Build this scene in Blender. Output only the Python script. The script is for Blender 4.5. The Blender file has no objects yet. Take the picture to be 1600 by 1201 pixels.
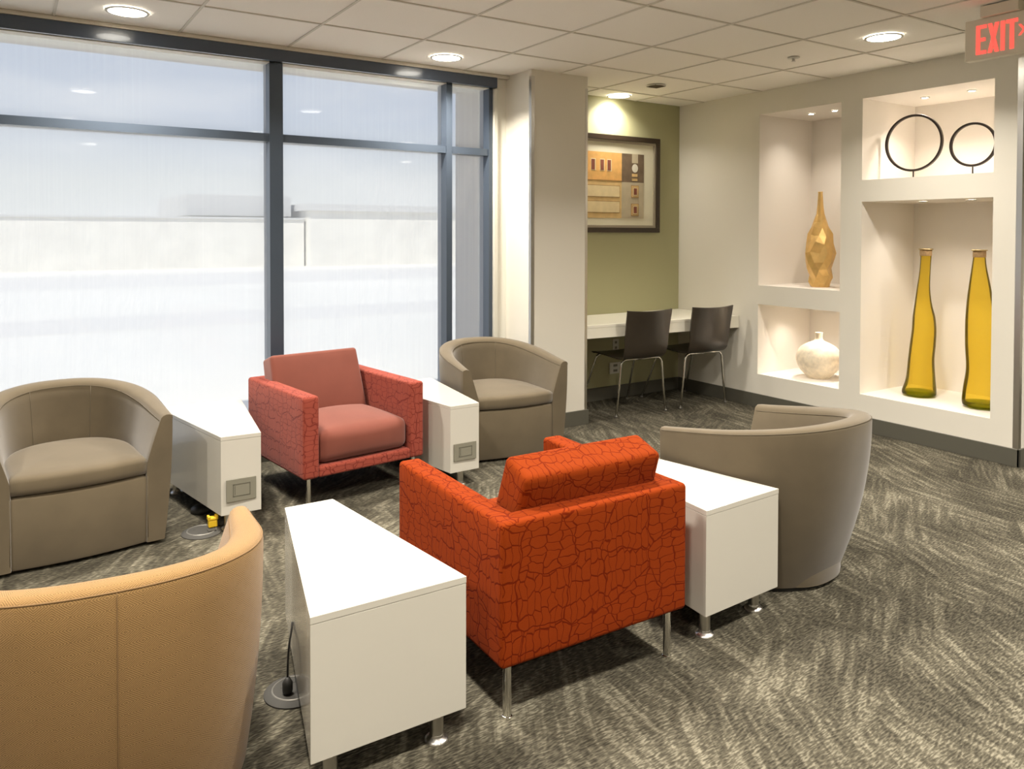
import bpy, bmesh, math, random
from math import sin, cos, pi, sqrt, radians
from mathutils import Vector, Matrix
random.seed(7)
SC = bpy.context.scene
COL = SC.collection

# ------------------------------------------------------------ camera
cam_d = bpy.data.cameras.new('camera')
cam = bpy.data.objects.new('camera', cam_d); COL.objects.link(cam)
YAW, PITCH, ROLL, CAMH = 0.5788, -0.0207, 0.0018, 1.3824
FPX, CX, CY = 1216.37, 802.91, 389.13
fw = Vector((sin(YAW)*cos(PITCH), cos(YAW)*cos(PITCH), sin(PITCH)))
r0 = Vector((cos(YAW), -sin(YAW), 0)); u0 = r0.cross(fw)
rr = r0*cos(ROLL)+u0*sin(ROLL); uu = -r0*sin(ROLL)+u0*cos(ROLL)
cam.matrix_world = Matrix(((rr.x, uu.x, -fw.x, 0), (rr.y, uu.y, -fw.y, 0), (rr.z, uu.z, -fw.z, CAMH), (0, 0, 0, 1)))
cam_d.sensor_width = 36; cam_d.sensor_fit = 'HORIZONTAL'
cam_d.lens = FPX/1600*36
cam_d.shift_x = (800-CX)/1600; cam_d.shift_y = (CY-600.5)/1600
cam_d.clip_start = 0.05; cam_d.clip_end = 500
SC.camera = cam
# ------------------------------------------------------------ exposure
SC.view_settings.view_transform = 'Standard'; SC.view_settings.look = 'None'
SC.view_settings.exposure = 0.62; SC.view_settings.gamma = 1.0; SC.view_settings.use_curve_mapping = False
# ------------------------------------------------------------ sky
W = bpy.data.worlds.new('sky'); SC.world = W; W.use_nodes = True
nt = W.node_tree; nt.nodes.clear()
o = nt.nodes.new('ShaderNodeOutputWorld'); bg = nt.nodes.new('ShaderNodeBackground')
tc = nt.nodes.new('ShaderNodeTexCoord'); sx = nt.nodes.new('ShaderNodeSeparateXYZ'); rmp = nt.nodes.new('ShaderNodeValToRGB')
nt.links.new(tc.outputs['Generated'], sx.inputs[0])
mp = nt.nodes.new('ShaderNodeMapping'); mp.inputs['Scale'].default_value = (1.2, 1.2, 5)
nz = nt.nodes.new('ShaderNodeTexNoise'); nz.inputs['Scale'].default_value = 2.2; nz.inputs['Detail'].default_value = 5
nt.links.new(tc.outputs['Generated'], mp.inputs[0]); nt.links.new(mp.outputs[0], nz.inputs['Vector'])
mix = nt.nodes.new('ShaderNodeMixRGB'); mix.inputs['Color2'].default_value = (.92, .93, .95, 1)
cr = nt.nodes.new('ShaderNodeValToRGB'); cr.color_ramp.elements[0].position = .45; cr.color_ramp.elements[1].position = .75
cr.color_ramp.elements[0].color = (0, 0, 0, 1); cr.color_ramp.elements[1].color = (.7, .7, .7, 1)
e = rmp.color_ramp.elements
e[0].position = 0.0; e[0].color = (.84, .86, .85, 1)
e[1].position = .30; e[1].color = (.36, .45, .64, 1)
x_ = e.new(.06); x_.color = (.76, .79, .80, 1)
x_ = e.new(.14); x_.color = (.50, .58, .72, 1)
nt.links.new(sx.outputs['Z'], rmp.inputs[0]); nt.links.new(nz.outputs[0], cr.inputs[0])
nt.links.new(cr.outputs[0], mix.inputs['Fac']); nt.links.new(rmp.outputs[0], mix.inputs['Color1'])
nt.links.new(mix.outputs[0], bg.inputs['Color']); bg.inputs['Strength'].default_value = .735
nt.links.new(bg.outputs[0], o.inputs[0])
# ------------------------------------------------------------ sun: high, from behind the building's left
sd = bpy.data.lights.new('sun', 'SUN'); sd.energy = 2.55; sd.angle = .02; sd.color = (1, .95, .87)
sun = bpy.data.objects.new('sun', sd); COL.objects.link(sun)
sun.rotation_euler = Vector((.50, .42, -.75)).to_track_quat('-Z', 'Y').to_euler()
LAMP_W = 28.0       # every downlight
NICHE_W = 8.0
WARM = (1.0, .93, .83)

# ------------------------------------------------------------ materials
def P(nt): return next(n for n in nt.nodes if n.type == 'BSDF_PRINCIPLED')
def mat(name, col, rough=.6, metal=0, spec=.5, coat=0, sheen=0, noise=None, bump=None, trans=0, emit=None):
    m = bpy.data.materials.new(name); m.use_nodes = True; nt = m.node_tree; b = P(nt)
    b.inputs['Base Color'].default_value = (*col, 1); b.inputs['Roughness'].default_value = rough
    b.inputs['Metallic'].default_value = metal; b.inputs['Specular IOR Level'].default_value = spec
    b.inputs['Coat Weight'].default_value = coat; b.inputs['Coat Roughness'].default_value = .04
    if sheen: b.inputs['Sheen Weight'].default_value = sheen; b.inputs['Sheen Roughness'].default_value = .45
    if emit: b.inputs['Emission Color'].default_value = (*emit[0], 1); b.inputs['Emission Strength'].default_value = emit[1]
    tc = nt.nodes.new('ShaderNodeTexCoord')
    if noise:
        sc, amt = noise
        n = nt.nodes.new('ShaderNodeTexNoise'); n.inputs['Scale'].default_value = sc; n.inputs['Detail'].default_value = 4
        nt.links.new(tc.outputs['Object'], n.inputs['Vector'])
        r = nt.nodes.new('ShaderNodeValToRGB')
        r.color_ramp.elements[0].position = .3; r.color_ramp.elements[1].position = .7
        r.color_ramp.elements[0].color = (*[c*(1-amt) for c in col], 1); r.color_ramp.elements[1].color = (*[min(1, c*(1+amt)) for c in col], 1)
        nt.links.new(n.outputs[0], r.inputs[0]); nt.links.new(r.outputs[0], b.inputs['Base Color'])
    if bump:
        sc, st, dist = bump
        n = nt.nodes.new('ShaderNodeTexNoise'); n.inputs['Scale'].default_value = sc; n.inputs['Detail'].default_value = 3
        nt.links.new(tc.outputs['Object'], n.inputs['Vector'])
        bp = nt.nodes.new('ShaderNodeBump'); bp.inputs['Strength'].default_value = st; bp.inputs['Distance'].default_value = dist
        nt.links.new(n.outputs[0], bp.inputs['Height']); nt.links.new(bp.outputs[0], b.inputs['Normal'])
    return m
class N:   # small node helper
    def __init__(s, nt): s.nt = nt
    def new(s, t, **kw):
        n = s.nt.nodes.new('ShaderNode'+t)
        for k, v in kw.items():
            if k in n.inputs: n.inputs[k].default_value = v
            else: setattr(n, k, v)
        return n
    def l(s, a, b): s.nt.links.new(a, b)
    def math(s, op, a, b=None):
        n = s.nt.nodes.new('ShaderNodeMath'); n.operation = op
        for i, v in enumerate((a, b)):
            if v is None: continue
            if isinstance(v, (int, float)): n.inputs[i].default_value = v
            else: s.l(v, n.inputs[i])
        return n.outputs[0]
    def ramp(s, src, stops):
        r = s.nt.nodes.new('ShaderNodeValToRGB'); el = r.color_ramp.elements
        while len(el) < len(stops): el.new(.5)
        for k, (p, c) in enumerate(stops):
            el[k].position = p; el[k].color = (*c, 1) if len(c) == 3 else c
        s.l(src, r.inputs[0]); return r.outputs[0]
    def mix(s, f, a, b, mode='MIX'):
        n = s.nt.nodes.new('ShaderNodeMixRGB'); n.blend_type = mode
        for i, v in enumerate((f, a, b)):
            if isinstance(v, (int, float)): n.inputs[i].default_value = v
            elif isinstance(v, tuple): n.inputs[i].default_value = (*v, 1)
            else: s.l(v, n.inputs[i])
        return n.outputs[0]

def mosaic_fabric(name, base, line, strength=1.0, sheen=.01):
    """woven cloth with a mosaic of rounded blocks, lying down in one patch and standing up in the next"""
    m = mat(name, base, rough=.9, spec=.06, sheen=sheen); nt = m.node_tree; q = N(nt); b = P(nt)
    uv = q.new('UVMap')
    dn = q.new('TexNoise', Scale=20.0, Detail=1.0); q.l(uv.outputs[0], dn.inputs['Vector'])
    dv = q.new('VectorMath', operation='SCALE'); dv.inputs['Scale'].default_value = .035
    sb = q.new('VectorMath', operation='SUBTRACT'); q.l(dn.outputs['Color'], sb.inputs[0]); sb.inputs[1].default_value = (.5, .5, .5)
    q.l(sb.outputs[0], dv.inputs[0])
    ad = q.new('VectorMath', operation='ADD'); q.l(uv.outputs[0], ad.inputs[0]); q.l(dv.outputs[0], ad.inputs[1])
    def vor(sc):
        mp = q.new('Mapping'); mp.inputs['Scale'].default_value = sc; q.l(ad.outputs[0], mp.inputs[0])
        v = q.new('TexVoronoi', feature='DISTANCE_TO_EDGE', voronoi_dimensions='2D', Scale=1.0, Randomness=.42); q.l(mp.outputs[0], v.inputs['Vector'])
        return v.outputs['Distance']
    va = vor((18, 38, 1)); vb = vor((40, 19, 1))
    sel = q.new('TexVoronoi', feature='F1', voronoi_dimensions='2D', Scale=6.5, Randomness=.6); q.l(ad.outputs[0], sel.inputs['Vector'])
    sp = q.new('SeparateXYZ'); q.l(sel.outputs['Color'], sp.inputs[0])
    pick = q.math('GREATER_THAN', sp.outputs[0], .5)
    dist = q.mix(pick, va, vb)
    se = q.new('TexVoronoi', feature='DISTANCE_TO_EDGE', voronoi_dimensions='2D', Scale=6.5, Randomness=.6); q.l(ad.outputs[0], se.inputs['Vector'])
    d2 = q.math('MULTIPLY', se.outputs['Distance'], 3.2)
    dm = q.math('MINIMUM', dist, d2)
    msk = q.ramp(dm, [(.022, (1, 1, 1)), (.062, (0, 0, 0))])
    wv = q.new('TexNoise', Scale=420.0, Detail=1.0); q.l(uv.outputs[0], wv.inputs['Vector'])
    c0 = q.mix(wv.outputs[0], tuple(c*.85 for c in base), tuple(min(1, c*1.15) for c in base))
    f = q.math('MULTIPLY', msk, strength)
    c1 = q.mix(f, c0, line)
    q.l(c1, b.inputs['Base Color'])
    bp = q.new('Bump'); bp.inputs['Strength'].default_value = .35; bp.inputs['Distance'].default_value = .0015
    h = q.math('SUBTRACT', wv.outputs[0], msk); q.l(h, bp.inputs['Height']); q.l(bp.outputs[0], b.inputs['Normal'])
    return m

def diamond_fabric(name, base, dark, sheen=.15, mixf=.75, sc=1.0):
    """woven cloth of concentric diamonds"""
    m = mat(name, base, rough=.9, spec=.2, sheen=sheen); nt = m.node_tree; q = N(nt); b = P(nt)
    uv = q.new('UVMap'); sp = q.new('SeparateXYZ'); q.l(uv.outputs[0], sp.inputs[0])
    px = q.math('PINGPONG', sp.outputs[0], .0325*sc); py = q.math('PINGPONG', sp.outputs[1], .026*sc)
    s = q.math('ADD', q.math('MULTIPLY', px, 1.0), q.math('MULTIPLY', py, 1.25))
    w = q.math('PINGPONG', s, .0030*sc); w = q.math('DIVIDE', w, .0030*sc)
    th = q.new('TexNoise', Scale=600.0, Detail=0.0); q.l(uv.outputs[0], th.inputs['Vector'])
    w2 = q.math('ADD', w, q.math('MULTIPLY', q.math('SUBTRACT', th.outputs[0], .5), .9))
    f = q.ramp(w2, [(.35, (0, 0, 0)), (.75, (1, 1, 1))])
    bl = q.new('TexNoise', Scale=5.0, Detail=2.0); q.l(uv.outputs[0], bl.inputs['Vector'])
    a = q.mix(bl.outputs[0], tuple(c*.92 for c in base), tuple(c*1.08 for c in base))
    c = q.mix(q.math('MULTIPLY', f, mixf), a, dark)
    q.l(c, b.inputs['Base Color'])
    bp = q.new('Bump'); bp.inputs['Strength'].default_value = .3; bp.inputs['Distance'].default_value = .001
    q.l(w2, bp.inputs['Height']); q.l(bp.outputs[0], b.inputs['Normal'])
    return m

def carpet_mat():
    m = mat('patterned loop carpet', (.2, .19, .15), rough=.95, spec=.1); nt = m.node_tree; q = N(nt); b = P(nt)
    tc = q.new('TexCoord')
    def stroke(angle, sc, lo, hi, loc=(0, 0, 0)):
        mp = q.new('Mapping'); mp.vector_type = 'TEXTURE'
        mp.inputs['Rotation'].default_value = (0, 0, radians(angle)); mp.inputs['Location'].default_value = loc
        q.l(tc.outputs['Object'], mp.inputs[0])
        m2 = q.new('Mapping'); m2.inputs['Scale'].default_value = sc; q.l(mp.outputs[0], m2.inputs[0])
        n = q.new('TexNoise', Scale=1.0, Detail=2.5, Distortion=.35, Roughness=.55); q.l(m2.outputs[0], n.inputs['Vector'])
        return q.ramp(n.outputs[0], [(lo, (0, 0, 0)), (hi, (1, 1, 1))])
    a = stroke(60, (2.4, 30, 1), .45, .62)
    c = stroke(84, (2.2, 26, 1), .45, .62, (3, 1, 0))
    d = stroke(30, (2.8, 30, 1), .45, .62, (1, 5, 0))
    def soft(sc, lo, hi, loc):
        mp = q.new('Mapping'); mp.inputs['Location'].default_value = loc; q.l(tc.outputs['Object'], mp.inputs[0])
        n = q.new('TexNoise', Scale=sc, Detail=3.0, Roughness=.6); q.l(mp.outputs[0], n.inputs['Vector'])
        return q.ramp(n.outputs[0], [(lo, (0, 0, 0)), (hi, (1, 1, 1))])
    pat = q.mix(soft(1.8, .53, .58, (7, 2, 0)), q.mix(soft(1.6, .47, .53, (0, 4, 0)), a, c), d)
    # broad light and dark patches of the pattern
    br = q.new('TexNoise', Scale=2.4, Detail=4.0, Roughness=.6); q.l(tc.outputs['Object'], br.inputs['Vector'])
    brr = q.ramp(br.outputs[0], [(.36, (0, 0, 0)), (.64, (1, 1, 1))])
    # loops: short dashes in rows
    mp = q.new('Mapping'); mp.inputs['Scale'].default_value = (45, 170, 1)
    mp0 = q.new('Mapping'); mp0.vector_type = 'TEXTURE'; mp0.inputs['Rotation'].default_value = (0, 0, radians(4))
    q.l(tc.outputs['Object'], mp0.inputs[0]); q.l(mp0.outputs[0], mp.inputs[0])
    lp = q.new('TexNoise', Scale=1.0, Detail=1.0); q.l(mp.outputs[0], lp.inputs['Vector'])
    lpr = q.ramp(lp.outputs[0], [(.34, (0, 0, 0)), (.66, (1, 1, 1))])
    s = q.math('ADD', q.math('MULTIPLY', pat, .27), q.math('MULTIPLY', brr, .26))
    s = q.math('ADD', s, q.math('MULTIPLY', lpr, .42))
    col = q.ramp(s, [(.12, (.028, .025, .018)), (.52, (.086, .077, .055)), (.98, (.255, .234, .174))])
    q.l(col, b.inputs['Base Color'])
    bp = q.new('Bump'); bp.inputs['Strength'].default_value = .6; bp.inputs['Distance'].default_value = .003
    q.l(lpr, bp.inputs['Height']); q.l(bp.outputs[0], b.inputs['Normal'])
    return m

def window_glass():
    """pane with streaked grime that scatters some of the daylight"""
    m = bpy.data.materials.new('streaked window glass'); m.use_nodes = True; nt = m.node_tree; nt.nodes.clear(); q = N(nt)
    tc = q.new('TexCoord')
    mp = q.new('Mapping'); mp.inputs['Scale'].default_value = (42, 1, .35); q.l(tc.outputs['Object'], mp.inputs[0])
    n = q.new('TexNoise', Scale=1.0, Detail=4.0, Roughness=.7); q.l(mp.outputs[0], n.inputs['Vector'])
    m2 = q.new('Mapping'); m2.inputs['Scale'].default_value = (1.1, 1, .7); q.l(tc.outputs['Object'], m2.inputs[0])
    n2 = q.new('TexNoise', Scale=1.0, Detail=2.0); q.l(m2.outputs[0], n2.inputs['Vector'])
    st = q.ramp(n.outputs[0], [(.45, (0, 0, 0)), (.8, (1, 1, 1))])
    ar = q.ramp(n2.outputs[0], [(.4, (0, 0, 0)), (.65, (1, 1, 1))])
    f = q.math('ADD', q.math('MULTIPLY', q.math('MULTIPLY', st, ar), .07), .36)
    tr = q.new('BsdfTransparent'); tr.inputs[0].default_value = (.97, .98, .98, 1)
    tl = q.new('BsdfTranslucent'); tl.inputs[0].default_value = (.97, .955, .915, 1)
    mx = q.new('MixShader'); q.l(f, mx.inputs[0]); q.l(tr.outputs[0], mx.inputs[1]); q.l(tl.outputs[0], mx.inputs[2])
    gl = q.new('BsdfGlossy', Roughness=.02); fr = q.new('Fresnel', IOR=1.35)
    m3 = q.new('MixShader'); q.l(fr.outputs[0], m3.inputs[0]); q.l(mx.outputs[0], m3.inputs[1]); q.l(gl.outputs[0], m3.inputs[2])
    o = q.new('OutputMaterial'); q.l(m3.outputs[0], o.inputs[0])
    return m

def bottle_glass(name, col, edge, refl=1.22):
    m = bpy.data.materials.new(name); m.use_nodes = True; nt = m.node_tree; nt.nodes.clear(); q = N(nt)
    lw = q.new('LayerWeight', Blend=.07)
    tint = q.mix(lw.outputs['Facing'], col, edge)
    tr = q.new('BsdfTransparent'); q.l(tint, tr.inputs[0])
    tl = q.new('BsdfTranslucent'); q.l(tint, tl.inputs[0])
    mx = q.new('MixShader'); mx.inputs[0].default_value = .22; q.l(tr.outputs[0], mx.inputs[1]); q.l(tl.outputs[0], mx.inputs[2])
    gl = q.new('BsdfGlossy', Roughness=.05); fr = q.new('Fresnel', IOR=refl)
    m3 = q.new('MixShader'); q.l(fr.outputs[0], m3.inputs[0]); q.l(mx.outputs[0], m3.inputs[1]); q.l(gl.outputs[0], m3.inputs[2])
    o = q.new('OutputMaterial'); q.l(m3.outputs[0], o.inputs[0])
    return m

M = dict(
    wall=mat('beige wall paint', (.72, .685, .60), .65, bump=(220, .08, .001)),
    white_wall=mat('pale wall paint', (.74, .72, .64), .6, bump=(220, .08, .001)),
    niche=mat('white niche paint', (.82, .77, .70), .6),
    green=mat('sage green wall paint', (.41, .395, .225), .6, bump=(220, .08, .001)),
    tile=mat('mineral fibre ceiling tile', (.90, .865, .80), .9, noise=(160, .02), bump=(300, .25, .002)),
    grid=mat('ceiling grid metal', (.62, .585, .51), .6),
    carpet=carpet_mat(),
    base=mat('grey green rubber baseboard', (.095, .09, .07), .45),
    frame=mat('dark slate window frame', (.070, .090, .120), .28, metal=.4),
    fascia=mat('dark slate blind fascia', (.052, .068, .098), .22, coat=.2),
    steel=mat('brushed stainless steel', (.62, .60, .56), .28, metal=1),
    chrome=mat('chrome', (.78, .77, .74), .12, metal=1),
    white_lac=mat('white gloss laminate', (.53, .505, .44), .18, coat=.3, spec=.5),
    desk=mat('white laminate worktop', (.80, .77, .66), .3),
    taupe=mat('taupe microfibre', (.108, .084, .051), .85, spec=.2, sheen=.3, noise=(9, .07), bump=(500, .15, .001)),
    taupe_seam=mat('taupe seam thread', (.10, .08, .05), .9),
    tan=diamond_fabric('tan diamond weave', (.30, .180, .070), (.115, .064, .022)),
    tan_seam=mat('tan seam thread', (.19, .11, .043), .9),
    orange=mosaic_fabric('burnt orange mosaic fabric', (.21, .029, .0032), (.118, .011, .001)),
    orange_p=mosaic_fabric('burnt orange mosaic fabric cushion', (.21, .030, .0035), (.125, .012, .001)),
    coral=mosaic_fabric('coral red mosaic fabric', (.26, .056, .036), (.15, .024, .017), 1.0, sheen=.1),  # the orange armchair fabric with window glare put into its colour
    coral_plain=mat('coral red plain fabric', (.165, .048, .031), .85, spec=.2, sheen=.25, noise=(7, .06), bump=(450, .2, .001)),  # plain cushion cloth, window glare likewise put into the colour
    black=mat('black plastic', (.018, .017, .015), .45),
    plug_black=mat('dark cable rubber', (.03, .028, .024), .5),
    floorbox=mat('grey floor box plastic', (.045, .042, .035), .75),
    floorbox_rim=mat('floor box rim metal', (.20, .19, .165), .4, metal=.4),
    yellow=mat('yellow plastic', (.75, .48, .02), .45),
    outlet=mat('grey outlet plastic', (.20, .19, .145), .5),
    outlet_line=mat('outlet groove', (.10, .095, .07), .6),
    seat_black=mat('dark stained plywood', (.030, .022, .015), .32, coat=.3, noise=(4, .2)),
    frame_black=mat('dark bronze frame', (.035, .022, .012), .35),
    fillet=mat('pewter frame fillet', (.35, .31, .24), .4, metal=.5),
    matboard=mat('cream mat board', (.72, .68, .52), .8),
    ring=mat('dark bronze ring', (.035, .024, .016), .45, metal=.3),
    gold=mat('gold leaf', (.72, .47, .17), .32, metal=.6, noise=(14, .12)),
    ceramic=mat('crackled cream ceramic', (.78, .68, .52), .4, noise=(26, .16), bump=(60, .3, .003)),
    cork=mat('cork', (.42, .27, .13), .8, noise=(120, .2)),
    brass=mat('brass cap', (.55, .42, .22), .3, metal=1),
    yglass=bottle_glass('yellow glass', (.975, .84, .28), (.55, .40, .05)),
    gglass=bottle_glass('green glass base', (.62, .74, .16), (.22, .28, .04)),
    winglass=window_glass(),
    plastic_white=mat('white plastic plate', (.62, .60, .52), .4),
    vent=mat('brown grille', (.13, .10, .06), .6),
    lamp=mat('lamp lens', (1, 1, 1), .5, emit=((1, .95, .84), 14)),
    lamp_small=mat('puck lamp lens', (1, 1, 1), .5, emit=((1, .93, .82), 20)),
    lamptrim=mat('lamp trim', (.62, .60, .54), .4),
    sign=mat('brushed sign face', (.74, .69, .56), .5),
    red=mat('lit red letters', (.8, .05, .03), .5, emit=((1, .075, .055), 1.1)),
    ext_white=mat('sunlit pale render', (.78, .76, .70), .9, noise=(1.2, .06)),
    ext_dark=mat('grey facade', (.58, .58, .57), .9),
    ext_ground=mat('pale concrete', (.84, .815, .75), .9, noise=(.15, .05)),
    ext_band=mat('grey asphalt band', (.77, .745, .70), .9),  # soft shade on the ground painted as a darker strip
    ext_panel=mat('exterior metal panel', (.46, .43, .40), .6),
)

# ------------------------------------------------------------ builders
def link(o, parent=None):
    COL.objects.link(o)
    if parent: o.parent = parent
    return o
def box_uv(me):
    uv = me.uv_layers.new(name='UVMap')
    for p in me.polygons:
        n = p.normal; a = (abs(n.x), abs(n.y), abs(n.z)); k = a.index(max(a))
        for li in p.loop_indices:
            v = me.vertices[me.loops[li].vertex_index].co
            uv.data[li].uv = (v.y+.37, v.z+.11) if k == 0 else ((v.x, v.z) if k == 1 else (v.x+.13, v.y+.29))
def obj(name, bm, m, parent=None, smooth=False, loc=None, rot=None, uv=True, angle=None):
    me = bpy.data.meshes.new(name); bmesh.ops.recalc_face_normals(bm, faces=bm.faces[:]) ; bm.to_mesh(me); bm.free()
    ms = m if isinstance(m, (list, tuple)) else [m]
    for x in ms: me.materials.append(x)
    if smooth:
        for p in me.polygons: p.use_smooth = True
        if angle: me.set_sharp_from_angle(angle=radians(angle))
    if uv and not me.uv_layers: box_uv(me)
    o = bpy.data.objects.new(name, me); link(o, parent)
    if loc: o.location = loc
    if rot is not None: o.rotation_euler = rot
    return o
def add_box(bm, x0, x1, y0, y1, z0, z1, bev=0, seg=2, mi=0):
    vs = [bm.verts.new((x, y, z)) for x in (x0, x1) for y in (y0, y1) for z in (z0, z1)]
    fs = []
    for f in ((0, 1, 3, 2), (4, 6, 7, 5), (0, 4, 5, 1), (2, 3, 7, 6), (0, 2, 6, 4), (1, 5, 7, 3)):
        fc = bm.faces.new([vs[i] for i in f]); fc.material_index = mi; fs.append(fc)
    if bev:
        es = {e for f in fs for e in f.edges}
        bmesh.ops.bevel(bm, geom=list(es), offset=bev, segments=seg, affect='EDGES', profile=.5)
def boxo(name, b, m, parent=None, bev=0, seg=2, smooth=False, **k):
    bm = bmesh.new(); add_box(bm, *b, bev=bev, seg=seg); return obj(name, bm, m, parent, smooth, **k)
def add_prism(bm, pts, z0, z1, bev=0, mi=0):
    a = [bm.verts.new((x, y, z0)) for x, y in pts]; b = [bm.verts.new((x, y, z1)) for x, y in pts]; n = len(pts)
    fs = [bm.faces.new(a[::-1]), bm.faces.new(b)] + [bm.faces.new((a[i], a[(i+1) % n], b[(i+1) % n], b[i])) for i in range(n)]
    for f in fs: f.material_index = mi
    if bev: bmesh.ops.bevel(bm, geom=list({e for f in fs for e in f.edges}), offset=bev, segments=2, affect='EDGES', profile=.5)
def add_lathe(bm, prof, seg=32, c=(0, 0), cap=True, off=None, mi=0):
    rings = []
    for r, z in prof:
        ox, oy = off(z) if off else (0, 0)
        rings.append([bm.verts.new((c[0]+ox+r*cos(2*pi*i/seg), c[1]+oy+r*sin(2*pi*i/seg), z)) for i in range(seg)])
    for a, b in zip(rings, rings[1:]):
        for i in range(seg):
            f = bm.faces.new((a[i], a[(i+1) % seg], b[(i+1) % seg], b[i])); f.material_index = mi
    if cap:
        bm.faces.new(rings[0][::-1]).material_index = mi; bm.faces.new(rings[-1]).material_index = mi
def add_tube(bm, pts, r, seg=10, cap=True, closed=False):
    pts = [Vector(p) for p in pts]; n = len(pts); rings = []; up = None
    for i, p in enumerate(pts):
        if closed: t = pts[(i+1) % n]-pts[i-1]
        else: t = pts[min(i+1, n-1)]-pts[max(i-1, 0)]
        t.normalize()
        if up is None:
            up = Vector((0, 0, 1)) if abs(t.z) < .9 else Vector((1, 0, 0))
        s = t.cross(up).normalized(); up = s.cross(t).normalized()
        rings.append([bm.verts.new(p+(s*cos(2*pi*k/seg)+up*sin(2*pi*k/seg))*r) for k in range(seg)])
    pr = list(zip(rings, rings[1:])) + ([(rings[-1], rings[0])] if closed else [])
    for a, b in pr:
        for k in range(seg): bm.faces.new((a[k], a[(k+1) % seg], b[(k+1) % seg], b[k]))
    if cap and not closed: bm.faces.new(rings[0][::-1]); bm.faces.new(rings[-1])
def smooth_path(pts, n=8):
    P_ = [Vector(p) for p in pts]; P_ = [P_[0]*2-P_[1]]+P_+[P_[-1]*2-P_[-2]]; out = []
    for i in range(1, len(P_)-2):
        for k in range(n):
            t = k/n; a, b, c, d = P_[i-1:i+3]
            out.append(.5*((2*b)+(c-a)*t+(2*a-5*b+4*c-d)*t*t+(3*b-a-3*c+d)*t**3))
    out.append(P_[-2]); return out
def add_rbox(bm, sx, sy, sz, r, crown=0, front=0, c=(0, 0, 0), n=10):
    """upholstered block: rounded edges, crowned top, slightly bulging front (-y)"""
    def axis(h):
        a = [-h+r*(1-cos(pi/2*k/4)) for k in range(5)]; m = [(-h+r)+(2*(h-r))*k/n for k in range(1, n)]
        return a+m+[-v for v in reversed(a)]
    hs = (sx/2, sy/2, sz/2); A = [axis(h) for h in hs]; vd = {}
    def V(p):
        k = tuple(round(v, 6) for v in p)
        if k in vd: return vd[k]
        P_ = Vector(p); q = Vector([max(-(h-r), min(h-r, v)) for v, h in zip(p, hs)]); d = P_-q
        if d.length > 1e-9 and sum(1 for x in d if abs(x) > 1e-9) > 1: P_ = q+d.normalized()*r
        u, v, w = P_.x/hs[0], P_.y/hs[1], P_.z/hs[2]
        if crown: P_.z += crown*(1-u*u)*(1-v*v)*(w*.5+.5)
        if front: P_.y -= front*(1-u*u)*(1-w*w)*(.5-v*.5)
        vd[k] = bm.verts.new(P_+Vector(c)); return vd[k]
    for ax in range(3):
        b, d = [(1, 2), (2, 0), (0, 1)][ax]
        for s in (-1, 1):
            for i in range(len(A[b])-1):
                for j in range(len(A[d])-1):
                    q = []
                    for (ii, jj) in ((i, j), (i+1, j), (i+1, j+1), (i, j+1)):
                        p = [0, 0, 0]; p[ax] = s*hs[ax]; p[b] = A[b][ii]; p[d] = A[d][jj]; q.append(V(p))
                    if len(set(q)) == 4: bm.faces.new(q if s > 0 else q[::-1])
                    elif len(set(q)) == 3:
                        qq = []; [qq.append(x) for x in q if x not in qq]; bm.faces.new(qq)
def rboxo(name, sx, sy, sz, r, m, parent=None, crown=0, front=0, c=(0, 0, 0), **k):
    bm = bmesh.new(); add_rbox(bm, sx, sy, sz, r, crown, front, c); return obj(name, bm, m, parent, True, **k)
def tag(o, label, cat, group=None, kind=None):
    o['label'] = label; o['category'] = cat
    if group: o['group'] = group
    if kind: o['kind'] = kind
    return o
def thing(name, label, cat, loc=(0, 0, 0), rz=0, group=None):
    o = bpy.data.objects.new(name, None); link(o); o.location = loc; o.rotation_euler = (0, 0, rz); o.empty_display_size = .1
    return tag(o, label, cat, group)
def struct(o): o['kind'] = 'structure'; return o
def dup(root, loc, rz, label, group=None):
    c = root.copy(); COL.objects.link(c); c.location = loc; c.rotation_euler = (0, 0, rz); c['label'] = label
    if group: c['group'] = group
    def rec(a, b):
        for ch in list(a.children):
            d = ch.copy(); COL.objects.link(d); d.parent = b; rec(ch, d)
    rec(root, c); return c

# ============================================================ SETTING
H = 2.5021; R = 5.013
XL, XR, YB = -3.0, 8.0, -4.0
struct(boxo('floor', (XL-.1, XR+.1, YB-.1, 5.1, -.08, 0), M['carpet']))
struct(boxo('ceiling', (XL-.1, XR+.1, YB-.1, 5.05, H+.004, H+.12), M['tile']))
bm = bmesh.new(); S = .6096
for k in range(-4, 14):
    x = 4.4885-(k-1)*S
    if XL < x < XR:
        add_box(bm, x-.0065, x+.0065, YB, 4.99, H-.001, H+.006)
for k in range(-1, 16):
    y = 4.7064-k*S
    if YB < y < 5: add_box(bm, XL, XR, y-.0065, y+.0065, H-.0012, H+.0055)
struct(obj('trim_1', bm, M['grid']))
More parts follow.
